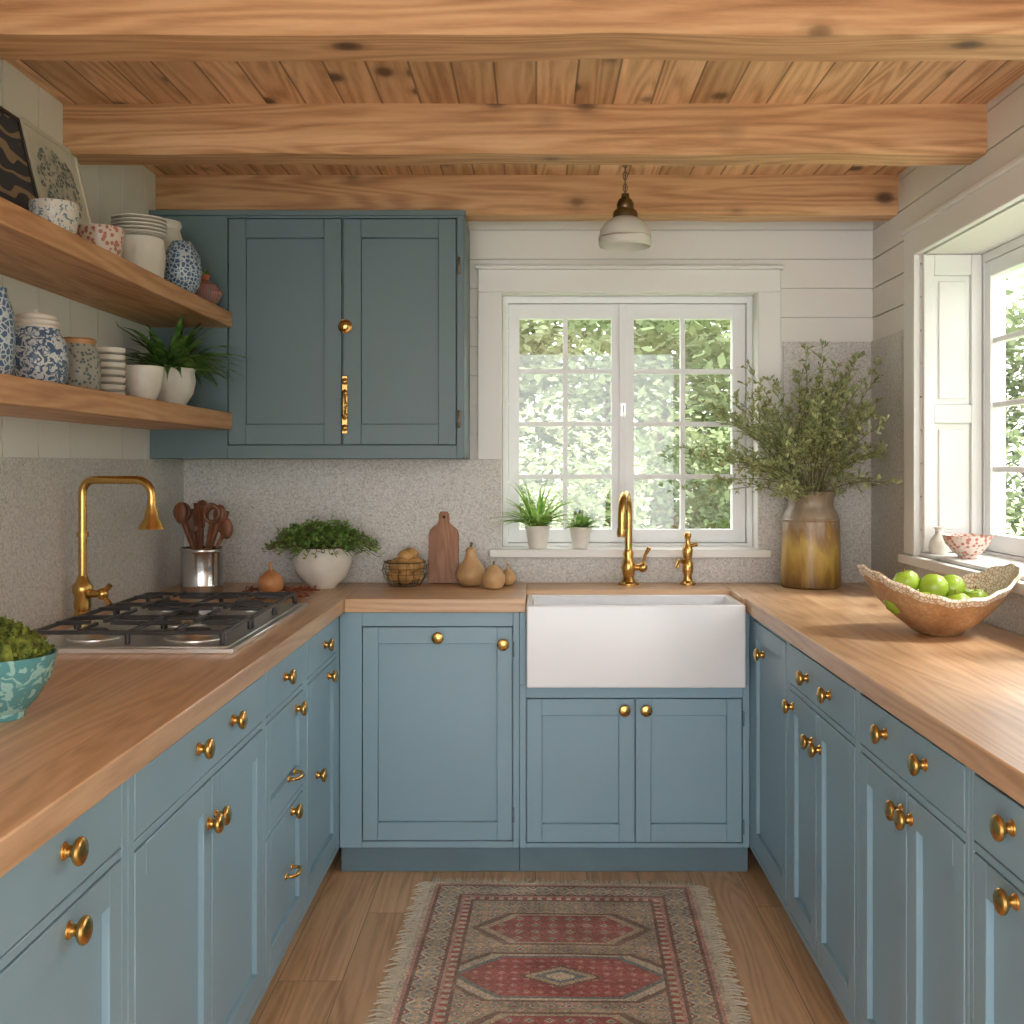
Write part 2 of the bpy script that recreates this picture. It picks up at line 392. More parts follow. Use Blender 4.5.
# ------------------------------------------------------------ base cabinets
class Run:
    def __init__(s,kind): s.k=kind
    def p(s,u,n,w):
        if s.k=='L': return (-.65+n,u,w)
        if s.k=='R': return (.714-n,u,w)
        return (u,3.654-n,w)
    def d(s): return {'L':(1,0,0),'R':(-1,0,0),'B':(0,-1,0)}[s.k]
    def ax(s): return (1,0,0) if s.k=='B' else (0,1,0)
def panel(o,r,u0,u1,w0,w1,st=.05,flat=False,m='blue'):
    g=.003; u0+=g;u1-=g;w0+=g;w1-=g
    B=lambda a,b,c,d,n0,n1:o.box(r.p(a,n0,c),r.p(b,n1,d),m)
    if flat: B(u0,u1,w0,w1,-.02,.001); return
    B(u0,u0+st,w0,w1,-.02,.001);B(u1-st,u1,w0,w1,-.02,.001)
    B(u0+st,u1-st,w0,w0+st+.01,-.02,.001);B(u0+st,u1-st,w1-st-.005,w1,-.02,.001)
    B(u0+st,u1-st,w0+st+.01,w1-st-.005,-.02,-.011)
def cabinet(name,r,u0,u1,o0,o1,rows,depth,top=.873,kick=True,knobs=(),pulls=(),hinges=(),extra=()):
    o=O(name); B=lambda a,b,c,d,n0,n1,m='blue':o.box(r.p(a,n0,c),r.p(b,n1,d),m)
    B(u0,u1,.09,top,-depth,-.021)
    B(u0,o0,.09,top,-.021,0); B(o1,u1,.09,top,-.021,0)
    z=.09
    for w0,w1,spl,flat in rows:
        B(o0,o1,z,w0,-.021,0); z=w1
        us=[o0]+list(spl)+[o1]
        for a,b in zip(us,us[1:]): panel(o,r,a,b,w0,w1,flat=flat,st=.05 if (b-a)>.2 else .04)
    B(o0,o1,z,top,-.021,0)
    for e in extra: B(*e)
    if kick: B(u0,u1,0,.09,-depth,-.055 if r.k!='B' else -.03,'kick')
    for u,w in knobs: knob(o,r.p(u,0.0005,w),r.d())
    for u,w in pulls: pull(o,r.p(u,0,w),r.d(),r.ax())
    for u,w in hinges: o.tube([r.p(u,.004,w-.025),r.p(u,.004,w+.025)],.004,'kick',8)
    return o.done(bevel=.0022,seg=1)
L,Rr,Bk=Run('L'),Run('R'),Run('B')
DL,DR=.67,.55
cabinet('base_cabinet',L,.95,1.757,1.0,1.731,[(.11,.745,[],0),(.76,.865,[],1)],DL,knobs=[(1.515,.83),(1.53,.715)])
cabinet('base_cabinet',L,1.757,2.638,1.783,2.622,[(.11,.735,[2.21],0),(.75,.863,[],1)],DL,knobs=[(2.12,.815),(2.36,.815),(2.185,.65),(2.235,.65)])
cabinet('base_cabinet',L,2.638,3.108,2.655,3.085,[(.11,.455,[],0),(.47,.735,[],0),(.75,.863,[],1)],DL,knobs=[(2.85,.813),(2.99,.70),(2.93,.44)],pulls=[(2.93,.535),(2.90,.29)])
cabinet('base_cabinet',L,3.108,3.653,3.136,3.60,[(.11,.735,[],0),(.75,.863,[],1)],DL,knobs=[(3.39,.808),(3.45,.70),(3.27,.44)])
cabinet('base_cabinet',Bk,-.649,-.052,-.575,-.073,[(.112,.826,[],0)],.48,knobs=[(-.322,.79),(-.106,.768)],hinges=[(-.072,.75),(-.072,.2)])
cabinet('sink_cabinet',Bk,-.051,.713,-.03,.69,[(.106,.588,[.332],0)],.48,top=.632,knobs=[(.296,.55),(.368,.55)],hinges=[(.692,.52),(.692,.16)],extra=[(-.051,-.0295,.632,.873,-.48,0),(.6895,.713,.632,.873,-.48,0)])
cabinet('base_cabinet',Rr,3.102,3.653,3.125,3.60,[(.11,.858,[],0)],DR,knobs=[(3.43,.77)])
cabinet('base_cabinet',Rr,2.434,3.101,2.453,3.078,[(.11,.735,[2.79],0),(.75,.863,[],1)],DR,knobs=[(2.875,.805),(2.66,.805),(2.83,.65),(2.75,.65),(3.04,.694)])
cabinet('base_cabinet',Rr,1.81,2.433,1.825,2.415,[(.11,.735,[2.11],0),(.75,.863,[],1)],DR,knobs=[(2.236,.815),(2.007,.815),(2.14,.69),(2.085,.69)])
cabinet('base_cabinet',Rr,1.0,1.809,1.06,1.792,[(.11,.735,[],0),(.75,.863,[],1)],DR,knobs=[(1.642,.82),(1.63,.715)])
o=O('kitchen_countertop')
c0,c1=.874,.92
o.box((XL+.002,.93,c0),(-.63,YB-.012,c1),'oakY'); o.box((.697,.93,c0),(XR-.012,YB-.012,c1),'oakY')
o.box((-.63,3.634,c0),(-.031,YB-.012,c1),'oakX'); o.box((-.031,3.89,c0),(.691,YB-.012,c1),'oakX'); o.box((.691,3.634,c0),(.697,YB-.012,c1),'oakX')
o.done(bevel=.004)
o=O('farmhouse_sink')
a,b,c,d,z0,z1=-.028,.688,3.585,3.888,.634,.905; t=.024; e=.21
vs=[(a,c,z0),(b,c,z0),(b,d,z0),(a,d,z0),(a,c,z1),(b,c,z1),(b,d,z1),(a,d,z1),
 (a+t,c+t,z1),(b-t,c+t,z1),(b-t,d-t,z1),(a+t,d-t,z1),(a+t+.01,c+t+.01,z1-e),(b-t-.01,c+t+.01,z1-e),(b-t-.01,d-t-.01,z1-e),(a+t+.01,d-t-.01,z1-e)]
fs=[(0,3,2,1),(0,1,5,4),(1,2,6,5),(2,3,7,6),(3,0,4,7),(4,5,9,8),(5,6,10,9),(6,7,11,10),(7,4,8,11),(8,9,13,12),(9,10,14,13),(10,11,15,14),(11,8,12,15),(12,13,14,15)]
o.add(vs,fs,'ceramic'); o.lathe([(0,.003),(.03,.003),(.035,0)],(.33,3.74,z1-e+.001),'steel',20)
o.done(bevel=.008,seg=3)
# ------------------------------------------------------------ upper cabinet
class RU:
    def p(s,u,n,w): return (u,3.80-n,w)
    def d(s): return (0,-1,0)
ru=RU(); o=O('wall_cabinet')
m='blue_shaded'
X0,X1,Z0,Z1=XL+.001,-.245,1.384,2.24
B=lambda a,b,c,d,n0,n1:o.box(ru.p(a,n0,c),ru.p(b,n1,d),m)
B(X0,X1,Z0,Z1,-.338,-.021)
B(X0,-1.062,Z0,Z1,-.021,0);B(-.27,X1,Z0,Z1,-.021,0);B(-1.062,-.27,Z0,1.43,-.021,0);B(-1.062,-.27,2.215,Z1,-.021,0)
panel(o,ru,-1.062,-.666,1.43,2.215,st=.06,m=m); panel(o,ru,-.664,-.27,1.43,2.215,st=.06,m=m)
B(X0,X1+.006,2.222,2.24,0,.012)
o.lathe([(0,0),(.022,0),(.026,.004),(.02,.008),(.01,.01),(.008,.018),(.016,.022),(.019,.027),(.012,.032),(0,.033)],(-.655,3.799,1.84),'brass',24,aim((0,-1,0)))
o.box((-.667,3.793,1.835),(-.648,3.799,1.865),'brass')
o.box((-.666,3.792,1.47),(-.646,3.799,1.67),'brass')
for z in (1.49,1.53,1.57,1.61,1.65): o.lathe([(0,0),(.011,0),(.012,.006),(.006,.01),(0,.011)],(-.656,3.793,z),'brass',12,aim((0,-1,0)))
o.tube([(-.656,3.79,1.52),(-.656,3.77,1.53),(-.656,3.765,1.57),(-.656,3.77,1.61),(-.656,3.79,1.62)],.005,'brass')
for z in (2.05,1.52): o.tube([(-.262,3.796,z-.03),(-.262,3.796,z+.03)],.005,'pane_dark')
o.done(bevel=.0022,seg=1)
for z0,z1 in ((1.836,1.888),(1.484,1.542)):
    o=O('floating_shelf'); o.box((XL+.001,1.55,z0),(-1.045,3.798,z1),'shelf'); o.done(bevel=.003)

# ------------------------------------------------------------ cooktop
o=O('gas_cooktop'); a,b,c,d=-1.225,-.705,2.57,3.42; z=.9205
o.box((a,c,z),(b,d,z+.012),'steel')
o.box((a+.018,c+.018,z+.012),(b-.018,d-.018,z+.015),'steel')
cs=[(-1.09,2.72,.036),(-.84,2.72,.042),(-.965,2.995,.055),(-1.09,3.27,.036),(-.84,3.27,.036)]
for x,y,r in cs:
    o.lathe([(r*1.8,0),(r*1.8,.003),(r*1.2,.006),(r*1.05,.012),(r,.016)],(x,y,z+.0151),'steel',24)
    o.lathe([(r*.95,.014),(r*.95,.02),(r*.8,.023),(0,.024)],(x,y,z+.014),'iron',24)
gz=z+.045
def bar(p,q,r=.005): 
    p=Vector(p);q=Vector(q);dr=(q-p);ln=dr.length;X=Matrix.Translation(p)@dr.to_track_quat('X','Z').to_matrix().to_4x4()
    o.box((0,-r,-r),(ln,r,r),'iron',X)
for i in range(3):
    y0=c+.035+i*.265; y1=y0+.25; x0,x1=a+.035,b-.035
    bar((x0,y0,gz),(x1,y0,gz));bar((x0,y1,gz),(x1,y1,gz));bar((x0,y0,gz),(x0,y1,gz));bar((x1,y0,gz),(x1,y1,gz))
    xm=(x0+x1)/2; ym=(y0+y1)/2; bar((xm,y0,gz),(xm,y1,gz))
    for cx in ((x0+xm)/2,(x1+xm)/2):
        bar((cx-.11,ym,gz+.004),(cx-.025,ym,gz+.006));bar((cx+.11,ym,gz+.004),(cx+.025,ym,gz+.006))
        bar((cx,y0,gz+.004),(cx,ym-.025,gz+.006));bar((cx,y1,gz+.004),(cx,ym+.025,gz+.006))
    for fx in (x0,xm,x1):
        for fy in (y0,y1): o.tube([(fx,fy,z+.0155),(fx,fy,gz)],.007,'iron',8)
o.done(bevel=.0015,seg=1)

# ------------------------------------------------------------ faucets
def arc(c,r,a0,a1,n,ux,uz=Vector((0,0,1))):
    return [Vector(c)+Vector(ux)*r*math.cos(a0+(a1-a0)*i/n)+uz*r*math.sin(a0+(a1-a0)*i/n) for i in range(n+1)]
o=O('brass_pot_filler_faucet'); bx,by=-1.275,3.10
o.lathe([(0,0),(.036,0),(.036,.006),(.026,.014),(.02,.03),(.024,.045),(.022,.07),(.028,.085),(.028,.1),(.018,.115),(.0125,.13),(0,.131)],(bx,by,.9205),'brass',24)
ux=Vector((1,-.12,0)).normalized()
P=[Vector((bx,by,1.04)),Vector((bx,by,1.15)),Vector((bx,by,1.27))]
P+=arc((bx+.035*ux.x,by+.035*ux.y,1.285),.035,math.pi,math.pi/2,6,ux)
e1=P[-1]+ux*.125; P+=[e1]
P+=arc(e1-Vector((0,0,.045)),.045,math.pi/2,0,6,ux)[1:]
P+=[P[-1]-Vector((0,0,.03))]
o.tube(P,.0115,'brass',14)
e=P[-1]; o.lathe([(0,.02),(.013,.02),(.013,.0),(.018,-.012),(.02,-.03),(.035,-.055),(.037,-.062),(.028,-.062),(0,-.05)],e,'brass',24)
o.lathe([(.0,0),(.016,0),(.016,.012),(0,.013)],(bx,by,1.16),'brass',16)
o.tube([(bx,by,1.0),(bx+.05,by-.01,1.0)],.011,'brass',12); o.ball((bx+.06,by-.01,1.0),.017,'brass')
o.tube([(bx+.06,by-.01,1.0),(bx+.085,by-.02,1.025)],[.006,.008],'brass',10); o.tube([(bx+.06,by-.01,1.0),(bx+.085,by-.02,.97)],[.006,.008],'brass',10)
o.done(origin=(bx,by,.92))
o=O('brass_kitchen_faucet'); bx,by=.345,4.06
o.lathe([(0,0),(.04,0),(.04,.006),(.028,.012),(.02,.03),(.024,.05),(.028,.065),(.022,.085),(.017,.1),(.02,.115),(.015,.13),(0,.131)],(bx,by,.9205),'brass',28)
ux=Vector((-.25,-.97,0)).normalized()
P=[Vector((bx,by,1.04)),Vector((bx,by,1.12)),Vector((bx,by,1.18))]+arc((bx+.07*ux.x,by+.07*ux.y,1.185),.07,math.pi,0,14,ux)
P+=[P[-1]-Vector((0,0,.03)),P[-1]-Vector((0,0,.06))]
o.tube(P,[.0145]*len(P),'brass',16); o.lathe([(0,.01),(.017,.01),(.019,-.01),(.016,-.02),(0,-.02)],P[-1],'brass',20)
o.tube([(bx,by,.985),(bx+.045,by-.01,.985)],.012,'brass',12); o.ball((bx+.052,by-.01,.985),.018,'brass')
o.tube([(bx+.052,by-.01,.985),(bx+.06,by-.015,1.03),(bx+.075,by-.02,1.06)],[.007,.006,.009],'brass',10)
o.done(origin=(bx,by,.92))
o=O('brass_side_tap'); bx,by=.565,4.07
o.lathe([(0,0),(.03,0),(.03,.006),(.018,.014),(.014,.03),(.02,.05),(.02,.075),(.013,.09),(.018,.11),(.02,.13),(.012,.145),(.009,.165),(.015,.178),(.012,.19),(0,.195)],(bx,by,.9205),'brass',24)
o.tube([(bx,by,1.0),(bx-.035,by-.03,1.01),(bx-.045,by-.04,.985)],.008,'brass',10)
o.tube([(bx,by,1.06),(bx+.035,by-.01,1.07)],[.006,.009],'brass',10)
o.done(origin=(bx,by,.92))

# ------------------------------------------------------------ counter items
Z=.9205
o=O('utensil_crock'); c=Vector((-1.16,3.83,Z))
o.lathe([(0,0),(.07,0),(.072,.004),(.071,.02),(.0725,.024),(.071,.028),(.071,.138),(.0725,.142),(.071,.146),(.071,.15),(.073,.155),(.069,.155),(.067,.01),(0,.01)],c,'steel2',40)
for i in range(12):
    a=i*.52+U(-.2,.2); q=U(.025,.05); d=Vector((math.cos(a)*q,math.sin(a)*q*.8,0))
    L=U(.2,.28); b0=c+Vector((-d.x*.6,-d.y*.6,.012)); tp=c+Vector((d.x*2.1,d.y*1.7,L))
    if tp.x<-1.28: tp.x=-1.28
    o.tube([b0,(b0+tp)/2,tp],[.006,.006,.007],'utensil',8)
    dr=(tp-b0).normalized(); k=i%4
    if k==0: o.ball(tp+dr*.02,.034,'utensil',14,(.75,.28,1.1),X=Matrix.Rotation(U(-1,1),4,'Z'))
    elif k==1: o.box((-.022,-.004,-.01),(.022,.004,.07),'utensil',Matrix.Translation(tp)@aim(dr)@Matrix.Rotation(U(-.6,.6),4,'Z'))
    elif k==2:
        o.tube([tp+Vector((math.cos(t)*.026,0,math.sin(t)*.03+.03)) for t in [j*math.pi/8-math.pi/2 for j in range(17)]],.006,'utensil',6)
    else: o.ball(tp+dr*.015,.024,'utensil',12,(1,.4,1.5))
o.done(origin=c)
def scatter_herb(o,c,rx,rz,n,m,Lf,Wf,down=.06,ymax=4.12):
    for i in range(n):
        a=U(0,6.283); q=U(.1,1)**.6; h=(1-q*q)*rz*U(.5,1)
        tip=c+Vector((math.cos(a)*q*rx,math.sin(a)*q*rx*.75,h-down*(q**4)*U(0,1)))
        if tip.y>ymax: continue
        b0=c+Vector((math.cos(a)*q*.3*rx,math.sin(a)*q*.3*rx*.75,-.01)); mid=(b0+tip)/2+Vector((0,0,.03))
        o.tube([b0,mid,tip],.0012,'stem',4,False)
        for j in range(9):
            t=.3+.7*j/8; p=b0.lerp(mid,t*2) if t<.5 else mid.lerp(tip,t*2-1)
            o.leaf(p,(U(-1,1),U(-1,1),U(-.3,1)),Lf*U(.6,1.2),Wf*U(.7,1.2),m)
o=O('potted_herb'); c=Vector((-.763,3.95,Z))
o.lathe([(0,0),(.045,0),(.05,.006),(.055,.014),(.085,.04),(.102,.08),(.106,.115),(.104,.14),(.108,.147),(.1,.147),(.098,.12),(0,.118)],c,'stoneware',40)
o.lathe([(0,.128),(.1,.125)],c,'soil',24)
scatter_herb(o,c+Vector((0,0,.145)),.22,.115,300,'herb',.02,.007,.04)
o.done(origin=c)
def onion(o,c,r,m='onion'):
    o.lathe([(0,0),(r*.5,.05*r),(r*.9,.45*r),(r,.9*r),(r*.85,1.35*r),(r*.45,1.7*r),(r*.16,1.9*r),(r*.1,2.2*r),(r*.16,2.5*r),(0,2.5*r)],c,m,24)
o=O('onion'); onion(o,Vector((-.90,3.745,Z)),.045); o.done(origin=(-.9,3.745,Z))
o=O('dried_flower_sprigs')
for i in range(44):
    p=Vector((U(-1.02,-.80),U(3.60,3.69) if i%2 else U(3.80,3.825),Z+.004)); a=U(-.3,.3)
    d=Vector((math.cos(a),math.sin(a)*.5,0))*U(.04,.09)
    o.tube([p,p+d*.5+Vector((0,0,U(.002,.018))),p+d+Vector((0,0,U(0,.01)))],.0024,'twig',5)
    for j in range(4): o.leaf(p+d*R()+Vector((0,0,.004)),(U(-1,1),U(-1,1),U(0,.7)),.02,.006,'twig')
o.done()
o=O('wire_basket'); c=Vector((-.475,4.02,Z))
bp=lambda t:(.055+.027*math.sin(t*math.pi*.75),.085*t)
for t in (0,.25,.5,.75,1):
    r,z=bp(t); o.tube([c+Vector((r*math.cos(j*math.pi/16),r*math.sin(j*math.pi/16),z+.003)) for j in range(33)],.0014 if t<1 else .003,'pane_dark',6,False)
for j in range(18):
    a=j*math.pi/9; o.tube([c+Vector((bp(t)[0]*math.cos(a),bp(t)[0]*math.sin(a),bp(t)[1]+.003)) for t in [k/8 for k in range(9)]],.0012,'pane_dark',5,False)
for (x,y,z) in ((.0,.0,.028),(.038,.01,.036),(-.038,.0,.036),(.01,-.038,.036),(0,.04,.036),(.026,-.02,.075),(-.03,.015,.078),(-.006,-.035,.08),(-.03,-.02,.074),(.015,.03,.084),(.04,.015,.078),(0,-.005,.108),(.02,.01,.115)):
    o.ball(c+Vector((x,y,z)),.026,'potato',14,(1.1,.95,.9),.2)
o.done(origin=c)
o=O('cutting_board'); X=Matrix.Translation((-.342,4.095,Z+.002))@Matrix.Rotation(math.radians(-9),4,'X')
w,h,t=.056,.212,.014
pr=[(-w,0),(w,0),(w,h-.03),(w-.005,h-.012),(w-.018,h),(.026,h+.008),(.02,h+.02),(.02,h+.045),(.014,h+.056),(-.014,h+.056),(-.02,h+.045),(-.02,h+.02),(-.026,h+.008),(-w+.018,h),(-w+.005,h-.012),(-w,h-.03)]
n=len(pr); vs=[(x,0,z) for x,z in pr]+[(x,t,z) for x,z in pr]
o.add(vs,[tuple(range(n)),tuple(range(2*n-1,n-1,-1))]+[(i,i+n,(i+1)%n+n,(i+1)%n) for i in range(n)],'board',X)
o.lathe([(0,0),(.006,0),(.006,.001),(0,.001)],X@Vector((0,-.0005,h+.035)),'soil',12,aim((0,-1,0)))
o.done(bevel=.002)
o=O('butternut_gourd'); c=Vector((-.235,4.03,Z))
o.lathe([(0,0),(.035,.003),(.054,.025),(.056,.045),(.045,.072),(.026,.095),(.019,.115),(.02,.13),(.012,.14),(0,.142)],c,'gourd',28); o.tube([c+Vector((0,0,.14)),c+Vector((.004,0,.158))],.005,'stem')
o.done(origin=c)
o=O('pear_squash'); c=Vector((-.148,3.93,Z)); o.lathe([(0,0),(.03,.003),(.042,.025),(.04,.05),(.026,.07),(.015,.082),(0,.085)],c,'gourd',24); o.tube([c+Vector((0,0,.083)),c+Vector((.002,0,.098))],.004,'stem'); o.done(origin=c)
o=O('small_onion'); onion(o,Vector((-.1,4.04,Z)),.032,'gourd'); o.done(origin=(-.1,4.04,Z))
def sillpot(name,x,y,z,r,h,L,n,m,W,xm=99):
    o=O(name); c=Vector((x,y,z))
    o.lathe([(0,0),(r*.72,0),(r*.98,h*.85),(r*1.04,h*.86),(r*1.05,h),(r*.95,h),(r*.93,h*.85),(0,h*.85)],c,'stoneware',28); o.lathe([(0,.0),(r*.93,0)],c+Vector((0,0,h*.88)),'soil',20)
    k=0
    while k<n:
        a=U(0,6.28); t=U(.15,1.2); d=Vector((math.cos(a)*t,math.sin(a)*t*.8-.15,1.0)); l=L*U(.6,1.1)
        e=c+d.normalized()*l*1.05
        if e.y>4.21 or e.x>xm: continue
        k+=1
        o.leaf(c+Vector((math.cos(a)*r*.3,math.sin(a)*r*.3,h*.88)),d,l,W,m,6,1.3)
    o.clamp(ymax=4.226); o.done(origin=c,flat=False)
sillpot('potted_spider_plant',.01,4.16,WZ0-.001,.046,.085,.21,64,'spider',.0095,.12)
sillpot('potted_succulent',.172,4.16,WZ0-.001,.040,.08,.085,34,'herb',.012)
# urn with branches
o=O('glazed_urn_with_branches'); c=Vector((1.0,3.99,Z))
o.lathe([(0,0),(.1,0),(.106,.006),(.107,.03),(.104,.12),(.103,.2),(.102,.245),(.094,.27),(.084,.285),(.08,.3),(.082,.322),(.091,.337),(.094,.345),(.088,.348),(.076,.33),(.07,.3),(0,.28)],c,'urn',44)
o.lathe([(.102,.238),(.1055,.244),(.101,.25)],c,'urn',44)
mouth=c+Vector((0,0,.33)); k=0
while k<84:
    ax=U(-.47,.32); ay=U(-.42,.12); az=U(.0,.53)
    e=((ax+.03)/.46)**2+(ay/.5)**2+((az-.08)/.46)**2
    if e>1.05 or e<.3 or (abs(ax)<.12 and az<.22): continue
    tip=mouth+Vector((ax,ay,az))
    if tip.x>1.25 or tip.y>4.11: continue
    k+=1
    b0=mouth+Vector((U(-.045,.045),U(-.045,.045),-.06))
    mid=b0.lerp(tip,.5)+Vector((-ax*.16,-ay*.12,.06+.14*abs(ax)))
    pts=[]
    for i in range(13):
        t=i/12; pts.append(b0*(1-t)**2+mid*2*t*(1-t)+tip*t*t)
    o.tube(pts,[.0026-.00017*i for i in range(13)],'stem',4,False)
    ax_=(pts[-1]-pts[-3]).normalized()
    for i in range(5,13):
        for s_ in range(2):
            p=pts[i]; dd=(Vector((U(-1,1),U(-1,1),U(-.5,1))).normalized()+ax_*.8).normalized(); ln=U(.025,.055)*(1.5-.08*i)
            q=p+dd*ln
            if q.x>1.255 or q.y>4.13: continue
            o.tube([p,q],.001,'stem',3,False)
            for w in range(6):
                o.leaf(p.lerp(q,(w+1)/6),(dd.x+U(-1,1),dd.y+U(-1,1),dd.z+U(-.6,.8)),U(.013,.024),U(.004,.0075),'olive')
o.clamp(xmax=1.262,ymax=4.136)
o.done(origin=c)
# fruit bowl
o=O('wooden_fruit_bowl'); c=Vector((1.055,2.88,Z))
def fn(p,a,t):
    r=math.hypot(p[0],p[1]); k=(r/.2)**2
    lift=.07*(math.cos(a)**2)*k + .0026*math.sin(a*16)*k
    return (p[0],p[1]*.85,p[2]+lift)
o.lathe([(0,0),(.06,0),(.07,.006),(.12,.03),(.165,.06),(.192,.088)],c,'bowlwood',96,fn=fn)
o.lathe([(.192,.088),(.202,.096),(.206,.104),(.200,.111),(.175,.088),(.14,.056)],c,'cream',96,fn=fn)
o.lathe([(.14,.056),(.1,.033),(.05,.016),(0,.012)],c,'bowlwood',96,fn=fn)
o.done(origin=c)
o=O('green_apples'); 
for x,y,z,r in ((-.115,-.03,.094,.037),(-.06,-.08,.084,.037),(.0,-.01,.07,.038),(-.04,.04,.08,.037),(.02,-.085,.084,.037),(-.025,-.035,.126,.038),(.075,.06,.085,.036),(-.095,.045,.098,.036),(-.085,-.01,.138,.034),(.085,-.03,.09,.036),(.035,.0,.122,.036)):
    q=c+Vector((x,y,z-.004)); X=Matrix.Rotation(U(-.5,.5),4,'X')@Matrix.Rotation(U(-.5,.5),4,'Y')
    o.lathe([(0,-.8*r),(.35*r,-.88*r),(.75*r,-.6*r),(1*r,0),(.92*r,.5*r),(.6*r,.85*r),(.25*r,.88*r),(0,.7*r)],q,'apple',24,X)
    o.tube([q+X@Vector((0,0,.7*r)),q+X@Vector((.1*r,0,1.2*r))],.0015,'twig',5)
o.done()
zs=RZ0+.0125
o=O('patterned_tea_bowl'); q=Vector((1.345,3.42,zs))
o.lathe([(0,0),(.028,0),(.03,.01),(.045,.02),(.066,.045),(.076,.072),(.072,.072),(.06,.045),(.03,.022),(0,.02)],q,'pink',40); o.done(origin=q)
o=O('small_white_jug'); q=Vector((1.315,3.58,zs))
o.lathe([(0,0),(.026,0),(.032,.02),(.028,.045),(.014,.065),(.013,.08),(.018,.088),(.014,.088),(0,.07)],q,'stoneware',28)
o.tube([q+Vector((.014,0,.078)),q+Vector((.04,0,.07)),q+Vector((.042,0,.045)),q+Vector((.029,0,.03))],.004,'stoneware'); o.done(origin=q)
o=O('turquoise_bowl_of_moss'); c=Vector((-.935,1.92,Z))
o.lathe([(0,0),(.04,0),(.042,.012),(.06,.03),(.084,.07),(.092,.1),(.094,.112),(.09,.112),(.086,.1),(.0,.085)],c,'turq',44)
for i in range(26):
    a=U(0,6.28); q=U(0,.06); p=c+Vector((math.cos(a)*q,math.sin(a)*q,.108+.03*(1-q/.06)))
    o.ball(p,U(.02,.03),'moss',10,jit=.5)
for i in range(1200):
    a=U(0,6.28); q=U(0,.085); p=c+Vector((math.cos(a)*q,math.sin(a)*q,.11+.055*(1-(q/.085)**2)*U(.6,1.1)))
    o.leaf(p,(U(-1,1),U(-1,1),U(0,1)),.012,.004,'moss')
o.done(origin=c)

# ------------------------------------------------------------ shelf ware
S1=1.5425; S2=1.8885; sx=-1.18
def pot(name,prof,c,m,extra=None,n=36):
    o=O(name); c=Vector(c); o.lathe(prof,c,m,n)
    if extra: extra(o,c)
    o.done(origin=c)
jar=lambda r,h:[(0,0),(r*.75,0),(r*.95,h*.15),(r,h*.45),(r*.95,h*.75),(r*.72,h*.95),(r*.72,h),(r*.6,h),(r*.6,h*.9),(0,h*.88)]
cup=lambda r,h:[(0,0),(r*.55,0),(r*.6,h*.06),(r*.88,h*.4),(r,h*.95),(r*.98,h),(r*.92,h*.97),(r*.8,h*.4),(0,h*.15)]
pot('blue_glazed_vase',jar(.06,.2),(sx,2.36,S1),'bluevase')
def lid(o,c):
    for i in range(3): o.lathe([(0,0),(.05-.004*i,0),(.054-.004*i,.006),(.048-.004*i,.011),(0,.012)],c+Vector((0,0,.137+.012*i)),'stoneware',30)
    o.ball(c+Vector((0,0,.178)),.008,'stoneware',10)
pot('blue_white_ginger_jar',jar(.071,.14),(sx+.01,2.58,S1),'bluewhite',lid)
def wlid(o,c): o.lathe([(0,0),(.042,0),(.046,.01),(.038,.016),(0,.018)],c+Vector((0,0,.13)),'shelf',30)
pot('dotted_storage_jar',jar(.056,.134),(sx,2.84,S1),'dots',wlid)
o=O('stacked_teacups'); c=Vector((sx,3.05,S1))
for i in range(7): o.lathe([(0,0),(.026,0),(.04,.008),(.044,.02),(.04,.02),(.034,.008),(0,.005)],c+Vector((0,0,.0205*i)),'stoneware',30)
o.done(origin=c)
pot('white_bowl',cup(.06,.11),(sx+.02,3.25,S1),'stoneware')
o=O('potted_fern'); c=Vector((sx,3.555,S1)); r,h=.078,.13
o.lathe([(0,0),(.05,0),(.055,.008),(.05,.016),(.072,.05),(.08,.09),(.076,.118),(.082,.13),(.074,.13),(.07,.115),(0,.11)],c,'stoneware',36,fn=lambda p,a,t:(p[0]*(1+.02*math.sin(a*12)),p[1]*(1+.02*math.sin(a*12)),p[2]))
o.lathe([(0,.0),(.072,0)],c+Vector((0,0,.118)),'soil',20)
k=0
while k<95:
    a=U(0,6.28); t=U(.2,1.5); d=Vector((math.cos(a)*t,math.sin(a)*t,1.0)); L=U(.16,.31)
    dn=d.normalized(); ex=c+dn*L*.95
    if ex.x<XL+.03 or ex.y>3.77: continue
    k+=1; o.leaf(c+Vector((math.cos(a)*.02,math.sin(a)*.02,.115)),d,L,U(.01,.016),'fern',7,1.5)
o.clamp(xmin=XL+.004,ymax=3.79,zmin=S1); o.done(origin=c)
pot('floral_cup',cup(.058,.115),(sx,2.70,S2),'cupfloral')
pot('pink_speckled_bowl',cup(.062,.11),(sx+.01,2.96,S2),'pink')
o=O('white_jar_with_plates'); c=Vector((sx+.01,3.25,S2)); o.lathe([(0,0),(.06,0),(.07,.03),(.076,.09),(.07,.14),(.06,.145),(0,.145)],c,'stoneware',36)
for i in range(5): o.lathe([(0,0),(.05,0),(.078,.006),(.08,.009),(.05,.006),(0,.005)],c+Vector((0,0,.146+.011*i)),'stoneware',36)
o.done(origin=c)
pot('white_lidded_jar',[(0,0),(.05,0),(.066,.04),(.072,.12),(.066,.2),(.055,.235),(.062,.25),(.058,.262),(0,.27)],(sx-.03,3.57,S2),'stoneware')
pot('blue_egg_vase',[(0,0),(.03,0),(.054,.035),(.062,.08),(.056,.125),(.036,.16),(.03,.17),(.024,.17),(0,.12)],(sx+.075,3.44,S2),'bluevase')
def ftw(o,c):
    o.lathe([(.02,.085),(.014,.095),(.022,.11),(0,.108)],c,'terra',20)
    for i in range(14): o.leaf(c+Vector((0,0,.1)),(U(-1,1),U(-1,1),U(.5,1.5)),U(.03,.045),.004,'herb')
